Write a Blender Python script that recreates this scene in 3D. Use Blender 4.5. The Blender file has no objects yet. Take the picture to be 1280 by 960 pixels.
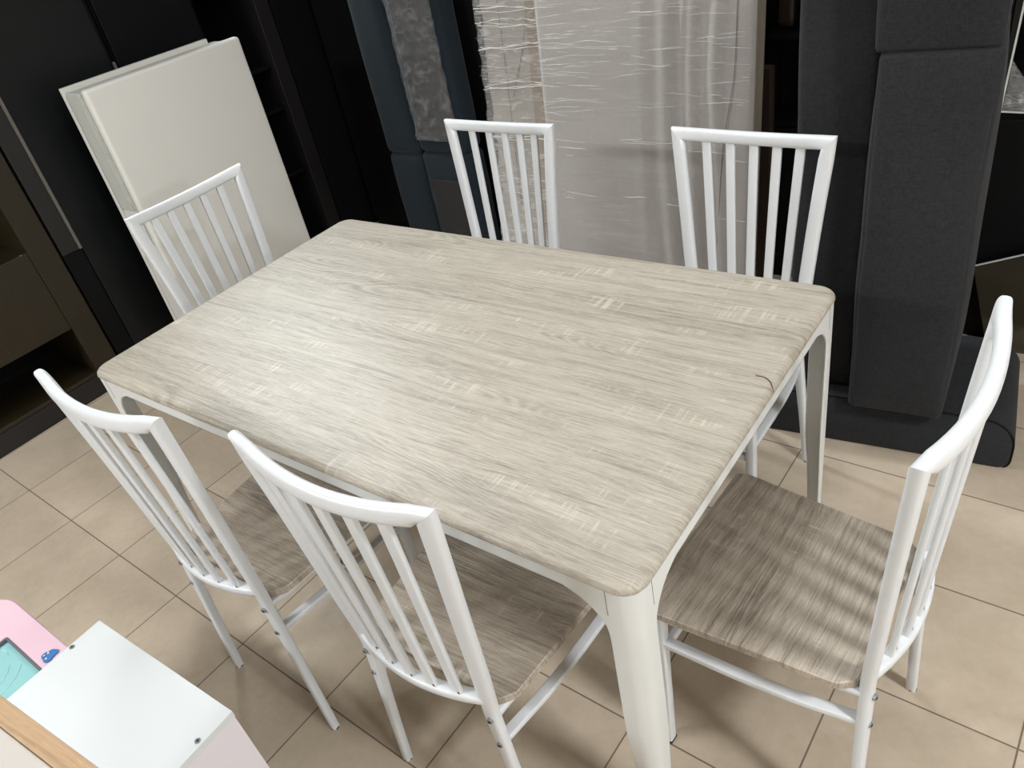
import bpy, bmesh, math, random
from mathutils import Vector, Matrix, noise
random.seed(7)
PI = math.pi
C = bpy.context.scene.collection

# ------------------------------------------------------------------ helpers
def tag(o, label=None, cat=None, group=None, kind=None):
    if label: o['label'] = label
    if cat: o['category'] = cat
    if group: o['group'] = group
    if kind: o['kind'] = kind
    return o

def empty(name, loc=(0, 0, 0), rz=0, label=None, cat=None, group=None):
    o = bpy.data.objects.new(name, None); C.objects.link(o)
    o.empty_display_size = .1
    o.location = loc; o.rotation_euler = (0, 0, rz)
    return tag(o, label, cat, group)

def obj(name, bm, mat, parent=None, smooth=False, mats=None, angle=40):
    me = bpy.data.meshes.new(name)
    bmesh.ops.recalc_face_normals(bm, faces=bm.faces[:])
    if smooth:
        for f in bm.faces: f.smooth = True
        lim = math.radians(angle)
        for e in bm.edges:
            if len(e.link_faces) == 2 and e.calc_face_angle(0) > lim: e.smooth = False
    bm.to_mesh(me); bm.free()
    for m in (mats or [mat]): me.materials.append(m)
    o = bpy.data.objects.new(name, me); C.objects.link(o)
    if parent: o.parent = parent
    return o

def box(bm, x0, x1, y0, y1, z0, z1, bev=0.0, seg=2, mi=0, M=None):
    r = bmesh.ops.create_cube(bm, size=1)
    vs = r['verts']
    for v in vs:
        v.co = Vector(((x0+x1)/2+v.co.x*(x1-x0), (y0+y1)/2+v.co.y*(y1-y0), (z0+z1)/2+v.co.z*(z1-z0)))
    fs = list({f for v in vs for f in v.link_faces})
    for f in fs: f.material_index = mi
    if bev > 0:
        es = list({e for v in vs for e in v.link_edges})
        rr = bmesh.ops.bevel(bm, geom=es+vs, offset=bev, segments=seg, profile=.5, affect='EDGES', clamp_overlap=True)
        vs = list({v for f in rr['faces'] for v in f.verts} | {v for v in vs if v.is_valid})
        for f in {f for v in vs for f in v.link_faces}: f.material_index = mi
    if M is not None:
        for v in vs: v.co = M @ v.co
    return vs

def B(*a, **k):
    bm = bmesh.new(); box(bm, *a, **k); return bm

def sweep(bm, pts, sec, side, n=16, p=2.6, mi=0, fix=None):
    """superellipse tube along pts; sec = (half width along side, half width across)."""
    pts = [Vector(q) for q in pts]; side = Vector(side).normalized()
    rings = []
    for i, q in enumerate(pts):
        t = (pts[min(i+1, len(pts)-1)]-pts[max(i-1, 0)]).normalized()
        s = (side-t*side.dot(t)).normalized(); b = t.cross(s)
        a, c = sec[i] if isinstance(sec, list) else sec
        ring = []
        for k in range(n):
            th = 2*PI*k/n; ct, st = math.cos(th), math.sin(th)
            x = math.copysign(abs(ct)**(2/p), ct)*a; y = math.copysign(abs(st)**(2/p), st)*c
            co = q+s*x+b*y
            ring.append(bm.verts.new(fix(i, co) if fix else co))
        rings.append(ring)
    for r0, r1 in zip(rings, rings[1:]):
        for k in range(n):
            f = bm.faces.new((r0[k], r0[(k+1) % n], r1[(k+1) % n], r1[k])); f.material_index = mi
    for r, rev in ((rings[0], True), (rings[-1], False)):
        f = bm.faces.new(list(reversed(r)) if rev else r); f.material_index = mi

def catmull(P, m=6):
    P = [Vector(p) for p in P]; Q = [P[0]*2-P[1]]+P+[P[-1]*2-P[-2]]; out = []
    for i in range(1, len(Q)-2):
        for k in range(m):
            t = k/m; a, b, c, d = Q[i-1:i+3]
            out.append(.5*((2*b)+(c-a)*t+(2*a-5*b+4*c-d)*t*t+(3*b-a-3*c+d)*t**3))
    out.append(P[-1]); return out

def cyl(bm, c, r, h, axis='z', n=20, mi=0):
    d = {'x': Matrix.Rotation(PI/2, 4, 'Y'), 'y': Matrix.Rotation(PI/2, 4, 'X'), 'z': Matrix.Identity(4)}[axis]
    r_ = bmesh.ops.create_cone(bm, cap_ends=True, segments=n, radius1=r, radius2=r, depth=h, matrix=Matrix.Translation(c) @ d)
    for f in {f for v in r_['verts'] for f in v.link_faces}: f.material_index = mi

def outline(L, W, r, inset=0, seg=8):
    """rounded rectangle 0..L x 0..W"""
    r2 = max(r-inset, .002); P = []
    for cx, cy, a0 in ((L-r, r, -PI/2), (L-r, W-r, 0), (r, W-r, PI/2), (r, r, PI)):
        for k in range(seg+1):
            a = a0+k*PI/2/seg
            P.append((cx+math.cos(a)*r2, cy+math.sin(a)*r2))
    return P

def slab(L, W, r, prof, seg=8):
    """stack of inset outlines: prof = [(inset, z)...] bottom to top"""
    bm = bmesh.new(); rings = []
    for ins, z in prof:
        rings.append([bm.verts.new((x, y, z)) for x, y in outline(L, W, r, ins, seg)])
    n = len(rings[0])
    for a, b in zip(rings, rings[1:]):
        for k in range(n): bm.faces.new((a[k], a[(k+1) % n], b[(k+1) % n], b[k]))
    bm.faces.new(list(reversed(rings[0]))); bm.faces.new(rings[-1])
    return bm

def soft_box(sx, sy, sz, r, bulge=(0, 0, 0), cuts=(14, 14, 20), seed=0, amp=.004, fr=5):
    """rounded upholstered block centred on x,y with its base at z=0"""
    bm = bmesh.new(); H = Vector((sx/2, sy/2, sz/2)); V = {}
    def key(p): return tuple(round(c, 5) for c in p)
    def ticks(h, n):
        e = min(r, h*.95)
        a = [-h+e*(1-math.cos(PI/2*i/4)) for i in range(4)]
        mid = [-h+e+(2*h-2*e)*i/n for i in range(n+1)]
        return a+mid+[-q for q in reversed(a)]
    T = [ticks(H[i], cuts[i]) for i in range(3)]
    def vert(p):
        k = key(p)
        if k in V: return V[k]
        q = Vector(p)
        inn = Vector([max(-(H[i]-r), min(H[i]-r, q[i])) for i in range(3)])
        d = q-inn
        if d.length > 1e-9: q2 = inn+d.normalized()*min(r, max(abs(c) for c in d))
        else: q2 = q
        u = [q[i]/H[i] for i in range(3)]
        for i in range(3):
            j, l = (i+1) % 3, (i+2) % 3
            if bulge[i]: q2[i] += bulge[i]*u[i]*max(0, 1-u[j]**4)*max(0, 1-u[l]**4)
        nn = noise.noise_vector(q*fr+Vector((seed*7.1, seed, 3)))
        q2 = q2+nn*amp
        v = bm.verts.new(q2+Vector((0, 0, sz/2))); V[k] = v; return v
    for ax in range(3):
        j, l = (ax+1) % 3, (ax+2) % 3
        for s in (-1, 1):
            for a in range(len(T[j])-1):
                for b in range(len(T[l])-1):
                    qs = []
                    for da, db in ((0, 0), (1, 0), (1, 1), (0, 1)):
                        p = [0, 0, 0]; p[ax] = s*H[ax]; p[j] = T[j][a+da]; p[l] = T[l][b+db]
                        qs.append(vert(p))
                    try: bm.faces.new(qs if s > 0 else qs[::-1])
                    except ValueError: pass
    return bm

def move(bm, M):
    for v in bm.verts: v.co = M @ v.co
    return bm
T = Matrix.Translation
def RZ(a): return Matrix.Rotation(a, 4, 'Z')
def RX(a): return Matrix.Rotation(a, 4, 'X')
def RY(a): return Matrix.Rotation(a, 4, 'Y')

# ------------------------------------------------------------------ materials
class NT:
    def __init__(s, name):
        s.m = bpy.data.materials.new(name); s.m.use_nodes = True
        s.t = s.m.node_tree; s.b = s.t.nodes['Principled BSDF']; s.out = s.t.nodes['Material Output']
    def n(s, typ, **k):
        nd = s.t.nodes.new(typ)
        for a, v in k.items():
            if a in nd.inputs.keys() if isinstance(a, str) else False: nd.inputs[a].default_value = v
            else: setattr(nd, a, v)
        return nd
    def l(s, a, b): s.t.links.new(a, b)
    def math(s, op, a, b=None, c=None):
        nd = s.t.nodes.new('ShaderNodeMath'); nd.operation = op
        for i, x in enumerate((a, b, c)):
            if x is None: continue
            if hasattr(x, 'is_output'): s.l(x, nd.inputs[i])
            else: nd.inputs[i].default_value = x
        return nd.outputs[0]
    def coords(s, scale=(1, 1, 1), rot=(0, 0, 0), loc=(0, 0, 0)):
        tc = s.t.nodes.new('ShaderNodeTexCoord'); mp = s.t.nodes.new('ShaderNodeMapping')
        s.l(tc.outputs['Object'], mp.inputs['Vector'])
        mp.inputs['Scale'].default_value = scale; mp.inputs['Rotation'].default_value = rot; mp.inputs['Location'].default_value = loc
        return mp.outputs[0]
    def noise(s, vec, scale=5, detail=4, rough=.5, dist=0):
        nd = s.t.nodes.new('ShaderNodeTexNoise'); s.l(vec, nd.inputs['Vector'])
        nd.inputs['Scale'].default_value = scale; nd.inputs['Detail'].default_value = detail
        nd.inputs['Roughness'].default_value = rough; nd.inputs['Distortion'].default_value = dist
        return nd.outputs['Fac']
    def ramp(s, fac, stops):
        nd = s.t.nodes.new('ShaderNodeValToRGB'); s.l(fac, nd.inputs[0])
        e = nd.color_ramp.elements
        while len(e) < len(stops): e.new(.5)
        for el, (p, c) in zip(e, stops):
            el.position = p; el.color = (*c, 1) if len(c) == 3 else c
        return nd.outputs[0]
    def mix(s, fac, a, b, typ='MIX'):
        nd = s.t.nodes.new('ShaderNodeMix'); nd.data_type = 'RGBA'; nd.blend_type = typ
        for i, x in ((0, fac), (6, a), (7, b)):
            if hasattr(x, 'is_output'): s.l(x, nd.inputs[i])
            else: nd.inputs[i].default_value = x if i == 0 else (*x, 1)
        return nd.outputs[2]
    def bump(s, h, strength=.2, dist=.002):
        nd = s.t.nodes.new('ShaderNodeBump'); s.l(h, nd.inputs['Height'])
        nd.inputs['Strength'].default_value = strength; nd.inputs['Distance'].default_value = dist
        s.l(nd.outputs[0], s.b.inputs['Normal']); return nd

def sr(r, g, b):
    f = lambda c: (c/255/12.92 if c/255 <= .04045 else ((c/255+.055)/1.055)**2.4)
    return (f(r), f(g), f(b))

def plain(name, col, rough=.5, metal=0, bumpy=0, bscale=200, var=.04, coat=0, spec=.5):
    t = NT(name); v = t.coords()
    n1 = t.noise(v, 6, 3)
    dark = tuple(c*(1-var) for c in col); light = tuple(min(1, c*(1+var)) for c in col)
    t.l(t.ramp(n1, [(.3, dark), (.7, light)]), t.b.inputs['Base Color'])
    t.b.inputs['Roughness'].default_value = rough; t.b.inputs['Metallic'].default_value = metal
    t.b.inputs['Coat Weight'].default_value = coat; t.b.inputs['Specular IOR Level'].default_value = spec
    if bumpy: t.bump(t.noise(v, bscale, 3), bumpy, .001)
    return t.m

def wood(name, cd, cm, cl, axis='x', rough=.42, marks=1.0, loc=(0, 0, 0), bump=.5, spec=.5, figure=1.0):
    """washed sonoma-oak foil: long grain, cathedral figure, pale saw marks across it"""
    t = NT(name)
    rot = (0, 0, 0) if axis == 'x' else (0, 0, PI/2)
    A = t.coords(rot=rot, loc=loc)
    def st(sx, sy, sz=1, src=A):
        mp = t.t.nodes.new('ShaderNodeMapping'); t.l(src, mp.inputs['Vector']); mp.inputs['Scale'].default_value = (sx, sy, sz); return mp.outputs[0]
    warp = t.t.nodes.new('ShaderNodeTexNoise'); t.l(st(1.6, 5, 3), warp.inputs['Vector'])
    warp.inputs['Scale'].default_value = 1.3; warp.inputs['Detail'].default_value = 2
    wv = t.t.nodes.new('ShaderNodeVectorMath'); wv.operation = 'MULTIPLY_ADD'
    t.l(warp.outputs['Color'], wv.inputs[0]); wv.inputs[1].default_value = (0, .035, 0); t.l(A, wv.inputs[2])
    W = wv.outputs[0]
    fine = t.noise(st(14, 330, 60, W), 1, 5, .75)
    mid = t.noise(st(3.0, 85, 30, W), 1, 4, .62)
    broad = t.noise(st(1.3, 13, 8, W), 1, 3, .5)
    cath = t.noise(st(1.1, 6.5, 4), 1.25, 1.0, .35)
    rings = t.math('SINE', t.math('MULTIPLY', cath, 210))
    rmask = t.ramp(t.noise(st(1.9, 7, 3), 1.0, 2), [(.50, (0, 0, 0)), (.64, (1, 1, 1))])
    g = t.math('ADD', t.math('MULTIPLY', fine, .54), t.math('MULTIPLY', mid, .32))
    g = t.math('ADD', g, t.math('MULTIPLY', broad, .14))
    g = t.math('ADD', g, t.math('MULTIPLY', t.math('MULTIPLY', t.math('MULTIPLY_ADD', rings, fine, -.2), rmask), .085*figure))
    col = t.ramp(g, [(.37, cd), (.50, cm), (.63, cl)])
    pore = t.ramp(t.noise(st(60, 420, 60), 1, 2, .6), [(.56, (0, 0, 0)), (.70, (1, 1, 1))])
    col = t.mix(t.math('MULTIPLY', pore, .30), col, tuple(min(1, c*1.25) for c in cl))
    # pale saw marks
    cross = t.ramp(t.noise(st(150, 8, 10), 1, 1.5, .4), [(.52, (0, 0, 0)), (.62, (1, 1, 1))])
    blob = t.ramp(t.noise(st(4.5, 13, 8), 1, 3, .6), [(.55, (0, 0, 0)), (.66, (1, 1, 1))])
    mk = t.math('MULTIPLY', t.math('MULTIPLY', cross, blob), .55*marks)
    col = t.mix(mk, col, tuple(min(1, c*1.22) for c in cl))
    dk = t.ramp(t.noise(st(3, 120, 30, W), 1, 2, .5), [(.28, (1, 1, 1)), (.40, (0, 0, 0))])
    col = t.mix(t.math('MULTIPLY', dk, .35), col, tuple(c*.62 for c in cd))
    t.l(col, t.b.inputs['Base Color'])
    t.b.inputs['Roughness'].default_value = rough; t.b.inputs['Specular IOR Level'].default_value = spec
    t.bump(fine, bump, .0015)
    return t.m

M_table = wood('washed_oak_foil', sr(132, 123, 110), sr(169, 161, 148), sr(189, 182, 169), rough=.42)
M_seat = wood('washed_oak_seat', sr(120, 110, 98), sr(164, 153, 139), sr(190, 180, 166), rough=.45, figure=1.6, loc=(3.1, 1.7, 0))
M_oak = wood('oak_edging', sr(168, 134, 100), sr(182, 150, 116), sr(192, 162, 128), rough=.5, marks=0, loc=(5, 2, 0))
M_walnut = wood('dark_walnut_foil', sr(32, 26, 12), sr(38, 31, 16), sr(45, 37, 20), axis='x', rough=.42, marks=.05, loc=(1, 8, 0))
M_white = plain('white_powder_coat', sr(214, 217, 220), .34, bumpy=.12, bscale=260, var=.015)
M_white_leg = plain('white_enamel_steel', sr(216, 218, 216), .36, bumpy=.12, bscale=240, var=.02)
M_lacq = plain('white_lacquer_board', sr(222, 221, 216), .35, var=.01)
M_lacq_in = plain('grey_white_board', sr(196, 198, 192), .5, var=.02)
M_wbox = plain('white_melamine', sr(208, 212, 213), .35, var=.01)
M_pinkside = plain('pale_pink_board', sr(218, 213, 220), .4, var=.01)
M_pink = plain('pink_plastic', sr(220, 188, 200), .35, var=.015)
M_cyan = plain('aqua_screen', sr(146, 196, 197), .25, var=.03)
M_greyrim = plain('grey_rim', sr(98, 100, 108), .5)
M_blue = plain('blue_sticker', sr(62, 112, 170), .4, var=.3)
M_palestroke = plain('pale_line_print', sr(214, 232, 232), .4)
M_screw = plain('zinc_screw', sr(150, 152, 155), .35, metal=.35)
M_foot = plain('black_rubber', sr(22, 22, 22), .6)
M_seam = plain('grey_seam_thread', sr(112, 104, 97), .8)
M_chip = plain('bare_chipboard', sr(92, 60, 40), .8, var=.2)
M_black = plain('black_gloss_board', sr(14, 17, 19), .42, var=.1, spec=.35)
M_black2 = plain('black_matt_board', sr(7, 8, 10), .6, var=.1, spec=.2)
M_dkpanel = plain('dark_grey_board', sr(30, 29, 28), .45, var=.05)
M_dkstrip = plain('dark_brown_edge', sr(24, 21, 22), .5, var=.1)
M_alu = plain('brushed_aluminium', sr(120, 116, 110), .4, metal=.4)
M_greytop = plain('light_grey_laminate', sr(196, 190, 184), .5, var=.03, bumpy=.1, bscale=300)
M_card = plain('brown_cardboard', sr(160, 142, 120), .8, var=.08, bumpy=.2, bscale=90)
M_red = plain('dark_red_cloth', sr(92, 34, 28), .7, var=.2)
M_brown = plain('dark_brown_wood', sr(48, 34, 24), .55, var=.2)
M_wall = plain('painted_wall', sr(178, 174, 166), .8, var=.02)
M_ceil = plain('ceiling_paint', sr(215, 213, 208), .9, var=.01)

def fabric(name, c, var=.18, rough=.9, weave=420, sheen=.15, streak=0):
    t = NT(name); v = t.coords()
    a = t.noise(t.coords(scale=(weave, weave, weave*.25)), 1, 2)
    b = t.noise(t.coords(scale=(weave*.25, weave*.25, weave)), 1, 2)
    w = t.math('MULTIPLY', t.math('ADD', a, b), .5)
    big = t.noise(v, 3, 3)
    f = t.math('ADD', t.math('MULTIPLY', w, .7), t.math('MULTIPLY', big, .3))
    t.l(t.ramp(f, [(.36, tuple(x*(1-var) for x in c)), (.64, tuple(x*(1+var) for x in c))]), t.b.inputs['Base Color'])
    t.b.inputs['Roughness'].default_value = rough
    t.b.inputs['Sheen Weight'].default_value = sheen
    t.b.inputs['Specular IOR Level'].default_value = .25
    t.bump(w, .5, .0015); return t.m
M_char = fabric('charcoal_weave', sr(37, 38, 41), .36, weave=300, sheen=.05)
M_teal = fabric('slate_blue_velvet', sr(24, 34, 41), .15, weave=200, sheen=.08)
M_teal2 = fabric('grey_lining_cloth', sr(44, 43, 43), .1, weave=300, sheen=.05)
M_beige = fabric('beige_linen', sr(162, 157, 153), .06, weave=260)
M_beige2 = fabric('pale_beige_linen', sr(182, 176, 168), .07, weave=260)

def film(name, alpha=.28, tint=(.9, .9, .9), scale=(3, 3, 40), strength=.9, rough=.18, zrot=0.0):
    """stretch film: thin clear plastic, mostly see-through, glossy and wrinkled"""
    t = NT(name)
    tr = t.t.nodes.new('ShaderNodeBsdfTransparent'); ms = t.t.nodes.new('ShaderNodeMixShader')
    t.l(tr.outputs[0], ms.inputs[1]); t.l(t.b.outputs[0], ms.inputs[2]); t.l(ms.outputs[0], t.out.inputs['Surface'])
    t.b.inputs['Base Color'].default_value = (*tint, 1)
    t.b.inputs['Roughness'].default_value = rough
    v = t.coords(scale=scale, rot=(zrot, zrot, 0))
    n1 = t.noise(v, 1, 5, .62, 1.2)
    fold = t.ramp(n1, [(.50, (0, 0, 0)), (.72, (1, 1, 1))])
    f = t.math('ADD', t.math('MULTIPLY', fold, alpha*.9), alpha*.45)
    t.l(f, ms.inputs[0])
    t.bump(n1, strength, .012)
    return t.m
M_film = film('stretch_film', alpha=.11, scale=(6, 6, 90), strength=.6)
M_film_dark = film('plastic_cover_film', alpha=.07, scale=(16, 16, 26), strength=.7, rough=.25, zrot=.5)
M_film_tight = film('stretch_film_bundled', alpha=.50, scale=(9, 9, 40), strength=1.0, rough=.14, zrot=.15)
M_fold = plain('stretch_film_crease', sr(252, 252, 252), .12, var=.0, spec=.9)
t = NT('mirror_glass'); t.b.inputs['Metallic'].default_value = 1; t.b.inputs['Roughness'].default_value = .04
t.l(t.ramp(t.noise(t.coords(), 2, 2), [(.3, (.5, .5, .5)), (.7, (.6, .6, .6))]), t.b.inputs['Base Color']); M_mirror = t.m
t = NT('bronze_glass'); t.b.inputs['Roughness'].default_value = .08
t.l(t.ramp(t.noise(t.coords(), 2, 2), [(.3, sr(52, 48, 38)), (.7, sr(62, 57, 46))]), t.b.inputs['Base Color']); t.b.inputs['Coat Weight'].default_value = .6; M_bronze = t.m
M_glassedge = plain('bevelled_glass_edge', sr(225, 230, 228), .2)

# tiled floor
TH, OX, OY, TS = -0.02313, -1.01424, -0.10244, 0.34693
def floor_mat():
    t = NT('beige_floor_tile')
    tc = t.t.nodes.new('ShaderNodeTexCoord'); mp = t.t.nodes.new('ShaderNodeMapping'); mp.vector_type = 'POINT'
    t.l(tc.outputs['Object'], mp.inputs['Vector'])
    sep = t.t.nodes.new('ShaderNodeSeparateXYZ'); t.l(mp.outputs[0], sep.inputs[0])
    # the floor object itself is turned and placed on the grid, so object coords are grid coords
    def cell(ax):
        q = t.math('DIVIDE', sep.outputs[ax], TS)
        fr = t.math('FRACT', q)
        d = t.math('MINIMUM', fr, t.math('SUBTRACT', 1.0, fr))
        return t.math('MULTIPLY', d, TS), t.math('FLOOR', q)
    dx, ix = cell(0); dy, iy = cell(1)
    d = t.math('MINIMUM', dx, dy)
    cmb = t.t.nodes.new('ShaderNodeCombineXYZ'); t.l(ix, cmb.inputs[0]); t.l(iy, cmb.inputs[1])
    wn = t.t.nodes.new('ShaderNodeTexWhiteNoise'); wn.noise_dimensions = '3D'; t.l(cmb.outputs[0], wn.inputs['Vector'])
    add = t.t.nodes.new('ShaderNodeVectorMath'); add.operation = 'MULTIPLY_ADD'
    t.l(wn.outputs['Color'], add.inputs[0]); add.inputs[1].default_value = (9, 9, 9); t.l(tc.outputs['Object'], add.inputs[2])
    V = add.outputs[0]
    n1 = t.noise(V, 6, 5, .6, .6); n2 = t.noise(V, 45, 4, .6)
    f = t.math('ADD', t.math('MULTIPLY', n1, .65), t.math('MULTIPLY', n2, .35))
    col = t.ramp(f, [(.30, sr(175, 160, 141)), (.5, sr(186, 171, 152)), (.70, sr(195, 181, 162))])
    vv = t.math('ADD', t.math('MULTIPLY', wn.outputs['Value'], .10), .95)
    hs = t.t.nodes.new('ShaderNodeHueSaturation'); t.l(col, hs.inputs['Color']); t.l(vv, hs.inputs['Value'])
    sp = t.ramp(t.noise(V, 150, 2), [(.70, (0, 0, 0)), (.76, (1, 1, 1))])
    c2 = t.mix(t.math('MULTIPLY', sp, .25), hs.outputs[0], sr(150, 132, 112))
    g = t.ramp(d, [(.0014/1, (1, 1, 1)), (.0026/1, (0, 0, 0))])
    gm = t.math('LESS_THAN', d, .0019)
    col = t.mix(gm, c2, sr(112, 98, 84))
    t.l(col, t.b.inputs['Base Color'])
    rg = t.math('ADD', t.math('MULTIPLY', gm, .5), t.math('ADD', t.math('MULTIPLY', n1, .15), .27))
    t.l(rg, t.b.inputs['Roughness'])
    h = t.math('SUBTRACT', t.math('MULTIPLY', n2, .12), t.math('MULTIPLY', gm, 1))
    t.bump(h, .35, .0015)
    return t.m
M_floor = floor_mat()

# ------------------------------------------------------------------ setting
RX0, RX1, RY0, RY1, CH = -4.2, 8.6, -4.0, 3.6, 2.9
bm = bmesh.new()
def grid2(x, y):
    dx, dy = x-OX, y-OY; c, s = math.cos(TH), math.sin(TH)
    return (dx*c+dy*s, -dx*s+dy*c)
ps = [grid2(x, y) for x, y in ((RX0, RY0), (RX1, RY0), (RX1, RY1), (RX0, RY1))]
top = [bm.verts.new((x, y, 0)) for x, y in ps]; bot = [bm.verts.new((x, y, -.08)) for x, y in ps]
bm.faces.new(top); bm.faces.new(bot[::-1])
for k in range(4): bm.faces.new((top[k], bot[k], bot[(k+1) % 4], top[(k+1) % 4]))
fl = obj('floor', bm, M_floor); fl.location = (OX, OY, 0); fl.rotation_euler = (0, 0, TH); tag(fl, kind='structure')
tag(obj('ceiling', B(RX0, RX1, RY0, RY1, CH, CH+.1), M_ceil), kind='structure')
tag(obj('wall_left', B(RX0-.12, RX0, RY0, RY1, 0, CH), M_wall), kind='structure')
tag(obj('wall_right', B(RX1, RX1+.12, RY0, RY1, 0, CH), M_wall), kind='structure')
tag(obj('wall_back', B(RX0, RX1, RY1, RY1+.12, 0, CH), M_wall), kind='structure')
tag(obj('wall_front', B(RX0, RX1, RY0-.12, RY0, 0, CH), M_wall), kind='structure')

# ------------------------------------------------------------------ dining table
TL, TW = 1.6031, .95045
def make_table():
    r = empty('dining_table', (0, 0, 0), 0, 'long dining table with washed oak top on white metal legs, amid the chairs', 'table')
    prof = [(.006, .7335), (.0012, .7345), (0, .7365)]
    for k in range(0, 8):
        a = PI/2*k/7; prof.append((.0145*(1-math.cos(a)), .7378+.0122*math.sin(a)))
    bm = slab(TL, TW, .045, prof, 10)
    o = obj('tabletop', bm, M_table, r, True, angle=50)
    # small chip with a curved crack on the right-hand edge
    bm = bmesh.new()
    sweep(bm, catmull([(1.558, .574, .7500), (1.574, .574, .7500), (1.588, .566, .7500), (1.5965, .555, .7476), (1.6020, .547, .7410)], 5), (.0015, .0013), (0, 1, 0), 8, 2)
    obj('edge_chip', bm, M_chip, r, True)['label'] = 'small brown chip in the table edge'
    ins = .0045
    # legs: folded sheet, L section with a rounded outer corner
    lv = [(.7335, .150), (.705, .141), (.698, .118), (.690, .100), (.680, .085), (.667, .073), (.655, .064), (.640, .057), (.625, .054), (.60, .053),
          (.5, .0535), (.4, .054), (.32, .053), (.24, .047), (.15, .042), (.05, .038), (0.0, .036)]
    for cx, cy, sx, sy in ((0, 0, 1, 1), (TL, 0, -1, 1), (TL, TW, -1, -1), (0, TW, 1, -1)):
        bm = bmesh.new(); rad = .030; th = .0035; rings = []
        for z, w in lv:
            w = max(w, rad+.002)
            def path(off):
                P = [(w, off)]
                P.append(((w+rad)/2, off))
                for k in range(9):
                    a = -PI/2-k*PI/2/8
                    P.append((rad+math.cos(a)*(rad-off), rad+math.sin(a)*(rad-off)))
                P.append((off, (w+rad)/2)); P.append((off, w))
                return P
            ring = path(0)+path(th)[::-1]
            rings.append([bm.verts.new((cx+sx*(ins+x), cy+sy*(ins+y), z)) for x, y in ring])
        n = len(rings[0])
        for a, b in zip(rings, rings[1:]):
            for k in range(n): bm.faces.new((a[k], a[(k+1) % n], b[(k+1) % n], b[k]))
        for rg in (rings[0], rings[-1]):
            for k in range(n//2-1): bm.faces.new((rg[k], rg[k+1], rg[n-2-k], rg[n-1-k]))
        lg = obj('leg', bm, M_white_leg, r, True, angle=35)
        # hemmed edges: thin rolled bead down each free edge
        bm = bmesh.new()
        pa = [(cx+sx*(ins+max(w, rad+.002)), cy+sy*(ins+.003), z) for z, w in lv]
        pb = [(cx+sx*(ins+.003), cy+sy*(ins+max(w, rad+.002)), z) for z, w in lv]
        sweep(bm, pa, (.003, .003), (1, 0, 0), 8, 2); sweep(bm, pb, (.003, .003), (1, 0, 0), 8, 2)
        obj('hem', bm, M_white_leg, lg, True)
        for q in ((ins+.052, ins-.0002), (ins-.0002, ins+.052)):
            bm = bmesh.new(); sweep(bm, [(cx+sx*q[0], cy+sy*q[1], z) for z in (.731, .70, .672)], (.0005, .0005), (1, 1, 0), 6, 2)
            obj('weld_seam', bm, M_seam, lg)
        bm = bmesh.new(); cyl(bm, (cx+sx*(ins+.05), cy+sy*(ins+.05), .705), .008, .03, 'z', 12)
        obj('corner_bolt', bm, M_screw, lg, True)
    a0, zb = ins+.10, .700
    for nm, e in (('x', 0), ('x', 1), ('y', 0), ('y', 1)):
        bm = bmesh.new()
        if nm == 'x':
            y = ins+.0004 if e == 0 else TW-ins-.0039
            box(bm, a0, TL-a0, y, y+.0035, zb, .7335, .001, 1); y2 = y if e == 0 else y-.0165
            box(bm, a0, TL-a0, y2, y2+.02, zb, zb+.003, .001, 1)
        else:
            x = ins+.0004 if e == 0 else TL-ins-.0039
            box(bm, x, x+.0035, a0, TW-a0, zb, .7335, .001, 1); x2 = x if e == 0 else x-.0165
            box(bm, x2, x2+.02, a0, TW-a0, zb, zb+.003, .001, 1)
        obj('apron', bm, M_white_leg, r)
    return r
make_table()

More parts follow.
